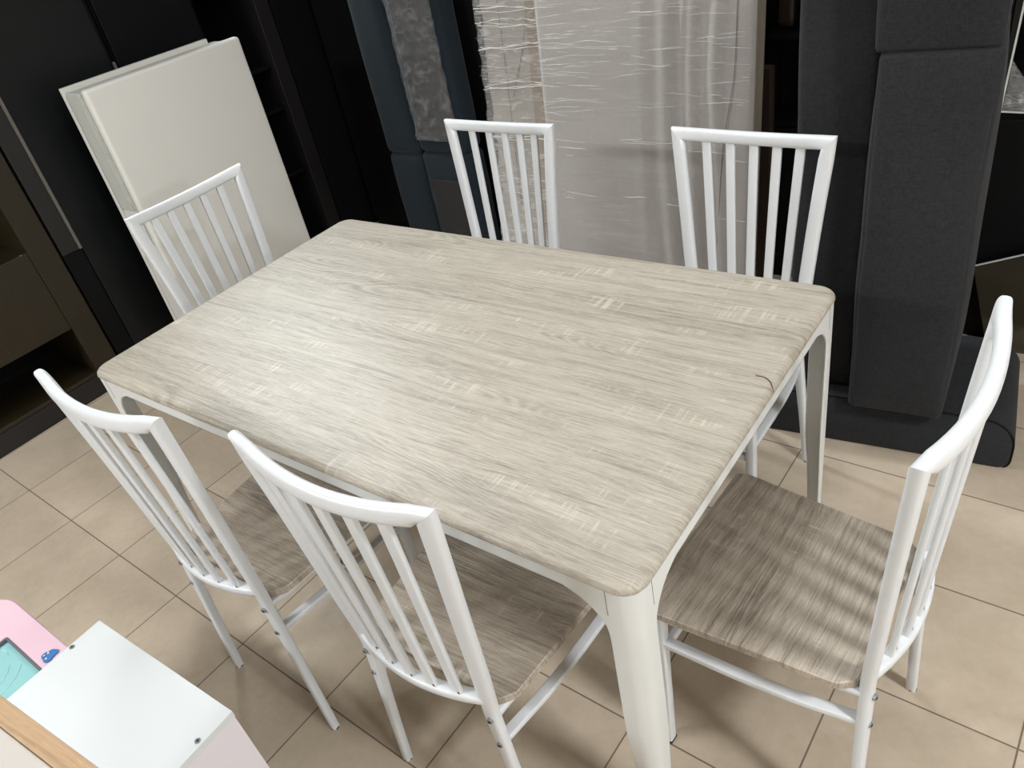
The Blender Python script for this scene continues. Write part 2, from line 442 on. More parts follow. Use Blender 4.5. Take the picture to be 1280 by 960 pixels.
# ------------------------------------------------------------------ chairs
def lerp(a, b, t): return a+(b-a)*t
BOW = .029
def rail_y(u, y0, bow): return y0-bow*(1-u*u)
SAG = .013
def make_chair():
    """local: +y is the way the sitter faces; origin on the floor under the back"""
    r = empty('dining_chair')
    seat_z = .456
    # seat board: trapezoid with clipped, rounded corners, slightly dished
    bm = bmesh.new()
    P = [(-.160, .012), (.160, .012), (.183, .040), (.2125, .375), (.204, .397), (-.204, .397), (-.2125, .375), (-.183, .040)]
    Q = []
    n = len(P)
    for i in range(n):
        a, b, c = Vector(P[i-1]), Vector(P[i]), Vector(P[(i+1) % n])
        r1 = min(.006, (a-b).length*.4, (c-b).length*.4)
        p0 = b+(a-b).normalized()*r1; p2 = b+(c-b).normalized()*r1
        for k in range(4):
            t = k/3; Q.append((1-t)**2*p0+2*t*(1-t)*b+t*t*p2)
    cen = Vector((0, .21)); rings = []
    def dish(x, y): return -.006*max(0, 1-(x/.2)**2)*max(0, 1-((y-.2)/.2)**2)
    for s, z in ((.99, -.018), (1, -.0165), (1, -.002), (.99, 0)):
        rings.append([bm.verts.new((cen.x+(q.x-cen.x)*s, cen.y+(q.y-cen.y)*s, seat_z+z)) for q in Q])
    m = len(Q)
    for a, b in zip(rings, rings[1:]):
        for k in range(m): bm.faces.new((a[k], a[(k+1) % m], b[(k+1) % m], b[k]))
    prev = rings[-1]
    for s in (.8, .55, .3):
        cur = []
        for q in Q:
            x, y = cen.x+(q.x-cen.x)*s, cen.y+(q.y-cen.y)*s
            cur.append(bm.verts.new((x, y, seat_z+dish(x, y))))
        for k in range(m): bm.faces.new((prev[k], prev[(k+1) % m], cur[(k+1) % m], cur[k]))
        prev = cur
    bm.faces.new(prev); bm.faces.new(rings[0][::-1])
    obj('seat', bm, M_seat, r, True, angle=35)
    # rear posts: one bent oval tube from the floor to the top corner
    for s in (-1, 1):
        pts = catmull([(s*.188, -.014, .0), (s*.172, -.008, .20), (s*.154, -.002, .40), (s*.152, -.001, .46), (s*.161, -.007, .56), (s*.178, -.020, .77), (s*.1970, -.034, .970)], 5)
        sec = []
        for q in pts:
            w = lerp(.0110, .0180, min(1, max(0, q.z-.15)/.4))*.9725; d = lerp(.0105, .0115, min(1, q.z/.45))
            sec.append((w, d))
        ext = len(pts)-1; CX, CZ = .1970, .9700
        def mitre(i, co, s=s, ext=ext):
            return Vector((co.x, co.y, CZ+s*(co.x-s*CX)*(.0165/.0175))) if i == ext else co
        bm = bmesh.new(); sweep(bm, pts, sec, (1, 0, 0), 20, 3.0, fix=mitre)
        post = obj('rear_leg', bm, M_white, r, True, angle=60)
        bm = bmesh.new(); cyl(bm, (s*.188, -.014, .0018), .0112, .0036, 'z', 16)
        obj('foot_cap', bm, M_foot, post, True)
        for zz, xx in ((.425, .153), (.352, .158)):
            bm = bmesh.new()
            cyl(bm, (0, -.0125, 0), .0060, .006, 'y', 16, 0); cyl(bm, (0, -.0158, 0), .0030, .0014, 'y', 6, 1)
            move(bm, T((s*xx, -.002, zz)) @ RZ(s*math.radians(12)))
            obj('screw', bm, None, post, True, mats=[M_screw, M_foot])
    # top rail, bowed backwards, mitred into the posts
    N = 16; pts = []; 
    for k in range(N+1):
        u = -1+2*k/N
        pts.append((u*.1970, rail_y(u, -.034, BOW), .970-SAG*(1-u*u)))
    def mitre2(i, co):
        if i == 0: return Vector((-.1970-(co.z-.97)*(.0175/.0165), co.y, co.z))
        if i == N: return Vector((.1970+(co.z-.97)*(.0175/.0165), co.y, co.z))
        return co
    bm = bmesh.new(); sweep(bm, pts, (.0165, .0115), (0, 0, 1), 20, 3.0, fix=mitre2)
    obj('top_rail', bm, M_white, r, True, angle=60)
    pts = []
    for k in range(N+1):
        u = -1+2*k/N; pts.append((u*.148, rail_y(u, -.002, .028), .474))
    bm = bmesh.new(); sweep(bm, pts, (.0105, .0120), (0, 0, 1), 16, 4)
    obj('lower_rail', bm, M_white, r, True, angle=60)
    for k in range(5):
        u = (k-2)/3
        xt, xb = u*.187, u*.150
        yt, yb = rail_y(xt/.1970, -.034, BOW), rail_y(xb/.148, -.002, .028)
        bm = bmesh.new()
        sweep(bm, [(xb, yb, .478), (lerp(xb, xt, .5), lerp(yb, yt, .5), .72), (xt, yt, .960-SAG*(1-(xt/.197)**2))], (.0118, .0052), (1, 0, 0), 16, 6)
        box(bm, xb+.006, xb+.0095, yb-.0062, yb-.0048, .484, .490, mi=1)
        sl = obj('slat', bm, None, r, True, mats=[M_white, M_foot], angle=50)
    # front legs, square tube
    for s in (-1, 1):
        bm = bmesh.new()
        sweep(bm, [(s*.196, .372, .006), (s*.192, .366, .438)], (.0115, .0115), (1, 0, 0), 16, 6)
        fl_ = obj('front_leg', bm, M_white, r, True, angle=50)
        bm = bmesh.new(); box(bm, s*.196-.0125, s*.196+.0125, .3595, .3845, 0, .0065, .002)
        obj('foot_cap', bm, M_foot, fl_)
        bm = bmesh.new()
        sweep(bm, catmull([(s*.158, .004, .349), (s*.166, .05, .350), (s*.177, .12, .350), (s*.186, .22, .350), (s*.193, .365, .350)], 4), (.0072, .0105), (0, 0, 1), 20, 9)
        obj('side_stretcher', bm, M_white, r, True, angle=50)
    bm = bmesh.new(); box(bm, -.186, .186, .362, .376, .300, .320, .003)
    obj('front_stretcher', bm, M_white, r)
    bm = bmesh.new()
    for s in (-1, 1): sweep(bm, [(s*.156, .004, .427), (s*.191, .365, .427)], (.0085, .0100), (0, 0, 1), 12, 5)
    box(bm, -.185, .185, .357, .375, .418, .4375, .003); box(bm, -.15, .15, .030, .048, .418, .4375, .003)
    obj('seat_frame', bm, M_white, r, True, angle=50)
    return r

def dup(root, loc, rz):
    r = root.copy(); C.objects.link(r); r.location = loc; r.rotation_euler = (0, 0, rz)
    for ch in list(root.children):
        c = ch.copy(); C.objects.link(c); c.parent = r
        for g in ch.children:
            d = g.copy(); C.objects.link(d); d.parent = c
    return r

chairs = [
    ((1.891, .375), 1.518, 'white slatted chair at the right end of the table, whole wooden seat showing'),
    ((1.200, -.122), .018, 'white slatted chair in front, tucked in right beside the nearest table leg'),
    ((.609, -.164), .023, 'white slatted chair at the near long side, the left of the two there'),
    ((.491, 1.197), 3.110, 'white slatted chair behind the table, in front of the narrow wrapped bundle'),
    ((1.286, 1.187), 3.078, 'white slatted chair behind the table at its far right corner, beside the sofa'),
    ((-.194, .577), -1.549, 'white slatted chair at the left end of the table, in front of the white cabinet'),
]
first = make_chair()
for i, ((x, y), a, lab) in enumerate(chairs):
    if i == 0: c = first; c.location = (x, y, 0); c.rotation_euler = (0, 0, a)
    else: c = dup(first, (x, y, 0), a)
    tag(c, lab, 'chair', 'matching chairs around the dining table')

# ------------------------------------------------------------------ white shoe cabinet, left
def shoe_cabinet():
    y0, y1, H = .775, 1.488, 1.217
    r = empty('shoe_cabinet', (-1.08, (y0+y1)/2, 0), 0, 'slim white lacquered cabinet with rounded front edges, standing before the black wardrobes', 'cabinet')
    def P(bm): return move(bm, T((1.08, -(y0+y1)/2, 0)))
    obj('carcass', P(B(-1.145, -1.045, y0+.004, y1-.004, 0, H-.022, .002)), M_lacq_in, r)
    # back board, wider lip that stops short on the right
    obj('back_board', P(B(-1.172, -1.150, y0-.006, y1-.055, 0, H+.008, .003)), M_lacq, r)
    for z0, z1 in ((.02, H),):
        bm = bmesh.new(); box(bm, -1.040, -1.0, y0, y1, z0, z1, .014, 4)
        # deeper returned side edge
        obj('flap_door', P(bm), M_lacq, r, True, angle=50)
    obj('side_panel', P(B(-1.142, -1.052, y0-.004, y0+.012, .75, H-.012, .002)), M_lacq_in, r)
    obj('side_panel', P(B(-1.148, -1.0455, y0+.0, y0+.012, .02, .742, .002)), M_lacq, r)
    obj('top_strip', P(B(-1.148, -1.045, y0, y1-.03, H-.022, H-.010, .002)), M_lacq_in, r)
    return r
shoe_cabinet()

# ------------------------------------------------------------------ left wardrobes and brown unit (front plane x = -1.36)
def left_row():
    X = -1.36
    # brown open unit
    r = empty('display_unit', (X, .1, 0), 0, 'dark walnut storage unit with open niches and a dark plinth, at the far left', 'cabinet')
    L = Matrix.Translation((-X, -.1, 0))
    def A(name, a, m): return obj(name, move(a, L), m, r)
    Y0, Y1, D, H = -1.3, .545, .42, 2.0
    A('plinth', B(X-D, X-.004, Y0, Y1, 0, .088, .002), M_dkstrip)
    A('side_panel', B(X-D, X, .437, Y1-.004, .088, H, .002), M_walnut)
    A('side_panel', B(X-D, X, Y0, Y0+.03, .088, H, .002), M_walnut)
    A('back_panel', B(X-D, X-D+.01, Y0+.03, .437, .088, H), M_black2)
    A('shelf', B(X-D+.01, X-.012, Y0+.03, .437, .088, .106, .001), M_walnut)
    A('drawer_front', B(X-.02, X-.001, Y0+.03, .435, .333, .690, .002), M_walnut)
    A('shelf', B(X-D+.01, X-.003, Y0+.03, .437, .667, .6895, .001), M_walnut)
    A('shelf', B(X-D+.01, X-.003, Y0+.03, .437, 1.30, 1.32, .001), M_walnut)
    A('top_panel', B(X-D, X, Y0, Y1-.004, H, H+.02, .002), M_walnut)
    bm = bmesh.new(); box(bm, X-.001, X+.010, .405, .413, .690, .694, .001)
    A('metal_stud', bm, M_alu)
    # black sliding wardrobe
    w = empty('wardrobe', (X, .85, 0), 0, 'tall black wardrobe with slim metal edge strip, beside the walnut unit', 'wardrobe')
    L = Matrix.Translation((-X, -.85, 0))
    def A(name, a, m): return obj(name, move(a, L), m, w)
    A('carcass', B(X-.5, X-.028, .552, 1.122, 0, 2.1, .002), M_black2)
    A('door', B(X-.025, X-.004, .640, 1.098, .04, 2.09, .002), M_black)
    A('door', B(X-.025, X, .552, .6235, .615, 2.09, .002), M_dkpanel)
    A('door', B(X-.025, X-.008, .552, .637, .04, .612, .002), M_black2)
    A('edge_strip', B(X-.012, X+.006, .6245, .6365, .615, 2.09, .001), M_alu)
    A('edge_strip', B(X-.02, X-.004, 1.108, 1.120, .70, 1.225, .001), M_alu)
    # second black wardrobe with a niche
    v = empty('wardrobe', (X, 1.5, 0), 0, 'tall black wardrobe with open shelf niche, behind the white shoe cabinet', 'wardrobe')
    L = Matrix.Translation((-X, -1.5, 0))
    def A(name, a, m): return obj(name, move(a, L), m, v)
    A('door', B(X-.022, X, 1.130, 1.560, .04, 2.09, .002), M_black2)
    A('carcass', B(X-.5, X-.024, 1.127, 1.560, 0, 2.1, .002), M_black2)
    A('back_panel', B(X-.5, X-.485, 1.562, 1.878, 0, 2.1), M_black2)
    for z in (.05, .46, .78, .98, 1.35, 1.75): A('shelf', B(X-.485, X-.03, 1.562, 1.876, z, z+.018, .001), M_black2)
    A('side_panel', B(X-.5, X, 1.878, 1.960, 0, 2.1, .002), M_dkstrip)
    # third black wardrobe up to the corner
    q = empty('wardrobe', (X, 2.2, 0), 0, 'plain black wardrobe in the dark corner, left of the slate blue upholstered board', 'wardrobe')
    L = Matrix.Translation((-X, -2.2, 0))
    bm = bmesh.new(); box(bm, X-.5, X-.02, 1.966, 2.90, 0, 2.1, .002); obj('carcass', move(bm, L), M_black2, q)
    obj('door', move(B(X-.018, X-.002, 1.970, 2.42, .04, 2.09, .002), L), M_black2, q)
    obj('door', move(B(X-.018, X-.002, 2.426, 2.90, .04, 2.09, .002), L), M_black2, q)
left_row()

# row of black wardrobes along the back
for i, (a, b, lab) in enumerate(((-1.33, -.28, 'black wardrobe against the back, behind the slate blue upholstered board'),
                                 (-.27, .78, 'black wardrobe against the back, behind the film-wrapped packages'),
                                 (.79, 1.66, 'black wardrobe against the back, in the gap between wrapped board and sofa'))):
    r = empty('wardrobe', ((a+b)/2, 2.43 if i == 0 else 2.75, 0), 0, lab, 'wardrobe')
    w = (b-a)/2
    obj('carcass', B(-w, w, -.23, .25, 0, 2.05, .002), M_black2, r)
    obj('door', B(-w+.004, -.003, -.25, -.232, .05, 2.04, .002), M_black2, r)
    obj('door', B(.003, w-.004, -.25, -.232, .05, 2.04, .002), M_black2, r)

# ------------------------------------------------------------------ slate blue upholstered boards, standing upright
def blue_board():
    r = empty('upholstered_board', (-.61, 2.06, 0), 0, 'slate blue velvet upholstered board standing upright, half covered in clear plastic', 'headboard')
    def pad(x0, x1, z0, z1, seed, mat=M_teal, y=0, d=.13):
        bm = soft_box(x1-x0, d, z1-z0, .028, (.004, .016, .004), (8, 4, 16), seed, .003, 6)
        return move(bm, T(((x0+x1)/2+.61, y, z0)))
    for i, (x0, x1, z0, z1) in enumerate(((-.872, -.646, .53, 1.98), (-.870, -.644, .0, .528), (-.648, -.350, .545, 1.98), (-.646, -.350, .0, .543))):
        obj('cushion', pad(x0, x1, z0, z1, i), M_teal, r, True, angle=80)
    # grey lining cloth patches
    def patch(x0, x1, z0, z1, mat, nm, off, amp, seed, nx=24, nz=60):
        bm = bmesh.new(); g = []
        for j in range(nz+1):
            row = []
            for i in range(nx+1):
                x = lerp(x0, x1, i/nx)+.61; z = lerp(z0, z1, j/nz)
                if i == 0: x += .012*noise.noise(Vector((z*14, seed, 0)))+.004*noise.noise(Vector((z*60, seed, 0)))
                y = off+amp*noise.noise(Vector((x*14+z*5, z*16-x*8, seed)))+amp*.4*noise.noise(Vector((x*50, z*46, seed)))
                row.append(bm.verts.new((x, y, z)))
            g.append(row)
        for j in range(nz):
            for i in range(nx): bm.faces.new((g[j][i], g[j][i+1], g[j+1][i+1], g[j+1][i]))
        o = obj(nm, bm, mat, r, True, angle=180)
        md = o.modifiers.new('th', 'SOLIDIFY'); md.thickness = .0008
        return o
    patch(-.600, -.372, .62, 1.96, M_teal2, 'lining', -.0835, .004, 3)
    patch(-.600, -.372, .06, .42, M_teal2, 'lining', -.0835, .002, 9)
    o = patch(-.612, -.352, .615, 1.96, M_film_dark, 'plastic_cover', -.094, .009, 5, 40, 120)
    o['label'] = 'crinkled clear plastic cover'
blue_board()

# ------------------------------------------------------------------ film-wrapped packages
def wrap_sheet(parent, x0, x1, z0, z1, y, amp, seed, M, ret=.03, mat=None, nx=40, nz=110, fx=3, fz=26, fold_n=0, zt=0, flen=(.05, .22), ties=(), top=0.0):
    bm = bmesh.new(); g = []
    for j in range(nz+1):
        row = []; z = lerp(z0, z1, j/nz)
        for i in range(nx+1):
            u = i/nx; x = lerp(x0, x1, u)
            w = noise.noise(Vector((x*fx, (z+zt*x)*fz, seed)))+.5*noise.noise(Vector((x*fx*2.3, (z-zt*x)*fz*2.1, seed+4)))
            yy = y+amp*w
            if i == 0: yy += ret; x += .004*noise.noise(Vector((z*30, seed, 1)))
            if i == nx: yy += ret; x += .004*noise.noise(Vector((z*30, seed, 2)))
            row.append(bm.verts.new(M @ Vector((x, yy, z))))
        g.append(row)
    for j in range(nz):
        for i in range(nx): bm.faces.new((g[j][i], g[j][i+1], g[j+1][i+1], g[j+1][i]))
    o = obj('plastic_wrap_or_reflection', bm, mat or M_film, parent, True, angle=180)
    # creased folds of the film
    if fold_n:
        rnd = random.Random(seed); bm = bmesh.new()
        bands = [rnd.uniform(z0+.03, z1-.02) if rnd.random() > top else rnd.uniform(.86, 1.25) for _ in range(max(3, fold_n//7))]
        for k in range(fold_n):
            zc = rnd.choice(bands)+rnd.gauss(0, .022); L = rnd.uniform(*flen); xc = x0+.01+(x1-x0-.05)*rnd.random()**1.5
            xa, xb = xc, min(x1-.01, xc+L); sl = rnd.gauss(zt*.1, .05)
            if xb-xa < .01: continue
            pts = []; m = 9; s0 = rnd.random()*9
            for q in range(m):
                u = q/(m-1); x = lerp(xa, xb, u)
                z = zc+sl*(x-xa)+.003*noise.noise(Vector((x*30, s0, 0)))
                pts.append(M @ Vector((x, y-amp*1.1-.0012, z)))
            wd = rnd.uniform(.0003, .0008)*(1+.8*(rnd.random() > .85))
            sec = [(max(.0001, wd*math.sin(PI*(q+.15)/(m-.7))*(.6+.5*noise.noise(Vector((q*.9, s0, 4))))), .0005) for q in range(m)]
            sweep(bm, pts, sec, (0, 0, 1), 6, 2)
        for zc in ties:
            for q_ in range(3):
                s0 = rnd.random()*20; m = 26; pts = []; sec = []
                for q in range(m):
                    u = q/(m-1); x = lerp(x0+.022+.012*((q_*7) % 3), x1-.02, u)
                    pts.append(M @ Vector((x, y-amp*1.1-.002, zc+.012*math.sin(u*4+s0)+.006*noise.noise(Vector((x*26, s0, 0)))+.004*q_)))
                    sec.append((.0008+.0022*max(0, noise.noise(Vector((u*9, s0, 3)))+.25), .0008))
                sweep(bm, pts, sec, (0, 0, 1), 6, 2)
        f = obj('film_crease', bm, M_fold, parent, True)
        f['kind'] = 'stuff'
    return o

def wrapped_board():
    # leaning back by six degrees, bottom front edge at y = 1.78
    r = empty('wrapped_headboard', (.635, 1.78, 0), 0, 'wide beige fabric board wrapped in clear stretch film, leaning behind the far chairs', 'headboard')
    M = RX(-math.radians(5.6)); x0, x1, H, D = -.415, .415, 1.75, .075
    bm = bmesh.new(); nx, nz = 90, 60
    # front cloth with gathered folds towards the right
    F = []
    for j in range(nz+1):
        row = []; z = H*j/nz
        for i in range(nx+1):
            u = i/nx; x = lerp(x0, x1, u)
            k = max(0, min(1, (u-.45)/.25))*max(0, min(1, (.93-u)/.1))
            w = .011*math.sin((x*62)+1.8*math.sin(z*2.1)+2*noise.noise(Vector((x*3, z*1.5, 1))))
            w += .011*noise.noise(Vector((x*9, z*2.2, 5)))
            e = min(1, min(u, 1-u)/.02); e = 1-(1-e)**2
            y = -.010*e-w*k-.002*noise.noise(Vector((x*5, z*5, 2)))
            row.append(bm.verts.new(M @ Vector((x, y, z))))
        F.append(row)
    for j in range(nz):
        for i in range(nx): bm.faces.new((F[j][i], F[j][i+1], F[j+1][i+1], F[j+1][i]))
    obj('fabric_front', bm, M_beige, r, True, angle=180)
    obj('board', B(x0, x1, .0035, D, 0, H, .004, M=M), M_beige2, r)
    # seam line
    bm = bmesh.new()
    sweep(bm, [M @ Vector(p) for p in catmull([(.300, -.0135, .35), (.318, -.0165, .70), (.352, -.0165, .95), (.358, -.0165, 1.3), (.366, -.0165, 1.7)], 6)], (.0014, .0014), (1, 0, 0), 6, 2)
    obj('seam', bm, M_seam, r, True)
    wrap_sheet(r, x0-.004, x1+.004, .0, H-.01, -.026, .0035, 11, M, .05, fold_n=170, zt=.05, flen=(.03, .16), top=.45)
wrapped_board()

def wrapped_bundle():
    r = empty('wrapped_bundle', (0, 2.02, 0), 0, 'narrow beige package tied in stretch film with a cardboard strip, beside the wide wrapped board', 'package')
    M = RX(-math.radians(6.5))
    bm = soft_box(.50, .15, 1.75, .02, (.0, .012, 0), (12, 4, 40), 6, .007, 7)
    # ragged pinched left side
    for v in bm.verts:
        if v.co.x < -.18: v.co.x += .012*noise.noise(Vector((v.co.z*13, 2, 0)))+.006*math.sin(v.co.z*37)
        v.co = M @ (v.co+Vector((0, .075, 0)))
    obj('bundle', bm, M_beige2, r, True, angle=80)
    obj('cardboard_strip', B(.005, .110, -.024, -.019, .0, 1.74, .001, M=M), M_card, r)
    bm = bmesh.new()
    for P in ([(-.145, -.019, 1.7), (-.135, -.019, 1.2), (-.125, -.019, .85), (-.12, -.019, .3)], [(.09, -.020, 1.7), (.005, -.020, 1.10), (-.085, -.020, .82), (-.10, -.020, .78)],
              [(-.02, -.019, 1.7), (.04, -.019, 1.13), (.095, -.019, .95), (.11, -.019, .55)]):
        sweep(bm, [M @ Vector(p) for p in catmull(P, 8)], (.0018, .0010), (1, 0, 0), 6, 2)
    obj('crease', bm, M_seam, r, True)
    wrap_sheet(r, -.260, .245, .0, 1.70, -.034, .012, 21, M, .06, fold_n=150, zt=-.12, fx=6, fz=18, flen=(.04, .2), mat=M_film_tight, ties=(1.125, 1.07, .985, .83, .62), top=.5)
wrapped_bundle()

# things in the gap between wrapped board and sofa
bm = bmesh.new(); box(bm, -.028, .028, -.02, .02, 0, .88, .006, 2)
o = obj('wooden_post', bm, M_brown); o.location = (.985, 2.13, 0); tag(o, 'dark brown wooden post standing upright beside the right edge of the wrapped board', 'post')
bm = soft_box(.09, .08, .20, .03, (0, 0, 0), (4, 4, 5), 3, .004, 9)
# gap shelf with folded cloths
r = empty('shelf_rack', (1.06, 2.35, 0), 0, 'dark narrow rack in the gap left of the upright charcoal sofa', 'rack')
for x in (-.14, .14):
    for y in (-.08, .08): obj('upright', B(x-.01, x+.01, y-.01, y+.01, 0, 1.7, .002), M_black2, r)
for z in (.30, .62, .93, 1.5): obj('shelf', B(-.12, .12, -.09, .09, z, z+.02, .002), M_black2, r)
obj('kick_panel', B(-.15, .15, -.104, -.094, 0, .62, .002), M_black2, r)
move(bm, Matrix.Diagonal((.66, .75, 1, 1)))
o = obj('folded_cloth', bm, M_brown); o.location = (.985, 2.345, .953); tag(o, 'small brown cloth roll on the dark rack, next to the wrapped board', 'cloth')
bm = soft_box(.10, .09, .13, .035, (0, 0, 0), (4, 4, 5), 5, .002, 9)
o = obj('folded_cloth', bm, M_red, smooth=True); o.location = (1.105, 2.33, .952); tag(o, 'small dark red cloth roll on the dark rack, next to the charcoal sofa', 'cloth')

# ------------------------------------------------------------------ charcoal sofa standing on its arm
def sofa():
    a = math.atan2(.061, .513)
    r = empty('sofa', (1.465, 1.307, 0), a, 'charcoal fabric sofa stood upright on its armrest, behind the far right chair', 'sofa')
    # armrest lying on the floor, D-shaped front
    bm = bmesh.new(); prof = []
    u0, u1, h = -.16, .514, .158; rr = .082
    prof.append((u0, .006)); prof.append((u0+.006, 0)); prof.append((u1-.02, 0))
    for k in range(1, 5): t = k/4; prof.append((u1-.02+.02*math.sin(t*PI/2), .03*(1-math.cos(t*PI/2))))
    for k in range(9):
        t = k/8*PI/2; prof.append((u1-rr+rr*math.cos(t)+.0*k, h-rr+rr*math.sin(t)))
    prof.append((.2, h+.006)); prof.append((u0+.01, h)); prof.append((u0, h-.008))
    lay = [(.010, .012), (0, .004), (-.004, -0.0)]
    rings = []
    cx, cz = .18, .08
    for off, sc in ((0.0, .93), (-.010, .97)) [::-1] and ((-.003, .96), (.004, .99), (.018, 1.0), (.20, 1.0), (.40, 1.0), (.42, .97)):
        rings.append([bm.verts.new((cx+(x-cx)*sc, off, max(0, cz+(z-cz)*sc))) for x, z in prof])
    n = len(prof)
    for A_, B_ in zip(rings, rings[1:]):
        for k in range(n): bm.faces.new((A_[k], A_[(k+1) % n], B_[(k+1) % n], B_[k]))
    bm.faces.new(rings[0]); bm.faces.new(rings[-1][::-1])
    arm = obj('armrest', bm, M_char, r, True, angle=50)
    bm = bmesh.new()
    pp = [Vector((cx+(x-cx)*.992, .003, max(.003, cz+(z-cz)*.992))) for x, z in prof[3:]]
    sweep(bm, pp, (.003, .003), (0, 1, 0), 6, 2)
    obj('piping', bm, M_black2, arm, True)
    def block(nm, ua, ub, ya, yb, z0, z1, rad, bul, seed, amp=.004, cuts=(8, 8, 24)):
        bm = soft_box(ub-ua, yb-ya, z1-z0, rad, bul, cuts, seed, amp, 4)
        return obj(nm, move(bm, T(((ua+ub)/2, (ya+yb)/2, z0))), M_char, r, True, angle=80)
    block('seat_base', -.102, .085, .060, .40, .160, 1.95, .02, (.0, .004, 0), 1)
    block('seat_cushion', .088, .328, -.045, .34, .168, 1.147, .016, (.014, .018, .0), 2, .005)
    block('seat_cushion', .082, .322, -.045, .34, 1.1465, 1.95, .012, (.010, .018, .0), 3, .005)
    return r
sofa()

# black cabinet with a mirror on it, behind the sofa at the right
r = empty('low_cabinet', (2.28, 2.32, 0), 0, 'low black cabinet behind the charcoal sofa at the right edge, carrying the mirror', 'cabinet')
obj('carcass', B(-.56, .56, -.30, .25, 0, .762, .003), M_black2, r)
for s in (-1, 1): obj('door', B(min(s*.004, s*.555), max(s*.004, s*.555), -.318, -.301, .06, .755, .002), M_black2, r)
r = empty('wall_mirror', (2.20, 2.02, .763), 0, 'bright-edged mirror panel standing on the black cabinet in the top right corner', 'mirror')
Ms = T((-.475, 0, 0)) @ RY(math.radians(1.8)) @ RX(math.radians(-4)) @ T((.475, 0, 0))
obj('glass', B(-.470, .47, -.010, -.002, .015, .95, M=Ms), M_mirror, r)
obj('backing', B(-.470, .47, .000, .012, .015, .95, M=Ms), M_black2, r)
bm = bmesh.new()
box(bm, -.476, -.471, -.012, .012, .010, .955, M=Ms); box(bm, -.471, .47, -.012, .012, .010, .0145, M=Ms)
obj('edge_trim', bm, M_glassedge, r)
bm = bmesh.new(); g = {}
for i in range(23):
    for j in range(23-i):
        x, z = -.469+.11*i/22, .016+.135*j/22
        g[i, j] = bm.verts.new(Ms @ Vector((x, -.016+.007*noise.noise(Vector((x*45, 2, z*38)))+.003*noise.noise(Vector((x*130, 5, z*120))), z)))
for i in range(22):
    for j in range(22-i):
        bm.faces.new((g[i, j], g[i+1, j], g[i, j+1]))
        if (i+1, j+1) in g: bm.faces.new((g[i+1, j], g[i+1, j+1], g[i, j+1]))
obj('plastic_wrap_or_reflection', bm, M_film_tight, r, True, angle=180)  # crumpled film patch added to stand in for the mirror's silvery reflection
r = empty('glass_tabletop', (1.96, 1.965, 0), 0, 'bronze tinted glass panel leaning against the low black cabinet, behind the right-hand chair back', 'glass panel')
Mg = RY(math.radians(-28)) @ T((0, 0, .0))
def poly_prism(pts, y0, y1):
    bm = bmesh.new(); a = [bm.verts.new((x, y0, z)) for x, z in pts]; b = [bm.verts.new((x, y1, z)) for x, z in pts]
    bm.faces.new(a); bm.faces.new(b[::-1])
    for k in range(len(pts)): bm.faces.new((a[k], b[k], b[(k+1) % len(pts)], a[(k+1) % len(pts)]))
    return bm
obj('glass', poly_prism([(-.225, .295), (-.145, .0), (.42, .0), (.50, .62)], -.006, .004), M_bronze, r)
bm = bmesh.new(); sweep(bm, [(-.226, -.001, .296), (.50, -.001, .622)], (.0045, .002), (0, 1, 0), 8, 3)
obj('edge_trim', bm, M_glassedge, r, True)

# ------------------------------------------------------------------ lower left: white box, pink drawing desk, oak-edged top
def toy_box():
    a = math.radians(1.9)
    r = empty('storage_box', (.586, -.404, 0), a, 'white melamine storage box with screw heads on its top, in the near left corner', 'storage box')
    W, D, H, t = .430, .36, .55, .016
    obj('top_panel', B(0, W, -D, 0, H-t, H, .0012), M_wbox, r)
    obj('side_panel', B(W-t, W-.0005, -D+.001, -.001, .0, H-t, .001), M_pinkside, r)['label'] = 'pale pink side panel'
    obj('side_panel', B(0.0005, t, -D+.001, -.001, .0, H-t, .001), M_pinkside, r)
    obj('back_panel', B(t, W-t, -t, -.001, .0, H-t, .001), M_wbox, r)
    obj('front_panel', B(t, W-t, -D+.001, -D+t, .0, H-t, .001), M_wbox, r)
    for x, y in ((.010, -.066), (W-.010, -.066), (.010, -D+.07), (W-.010, -D+.07)):
        bm = bmesh.new(); cyl(bm, (x, y, H+.0006), .0052, .0016, 'z', 18, 0)
        box(bm, x-.0035, x+.0035, y-.0007, y+.0007, H+.0014, H+.0018, mi=1); box(bm, x-.0007, x+.0007, y-.0035, y+.0035, H+.0014, H+.0018, mi=1)
        obj('screw', bm, None, r, True, mats=[M_screw, M_foot])
toy_box()

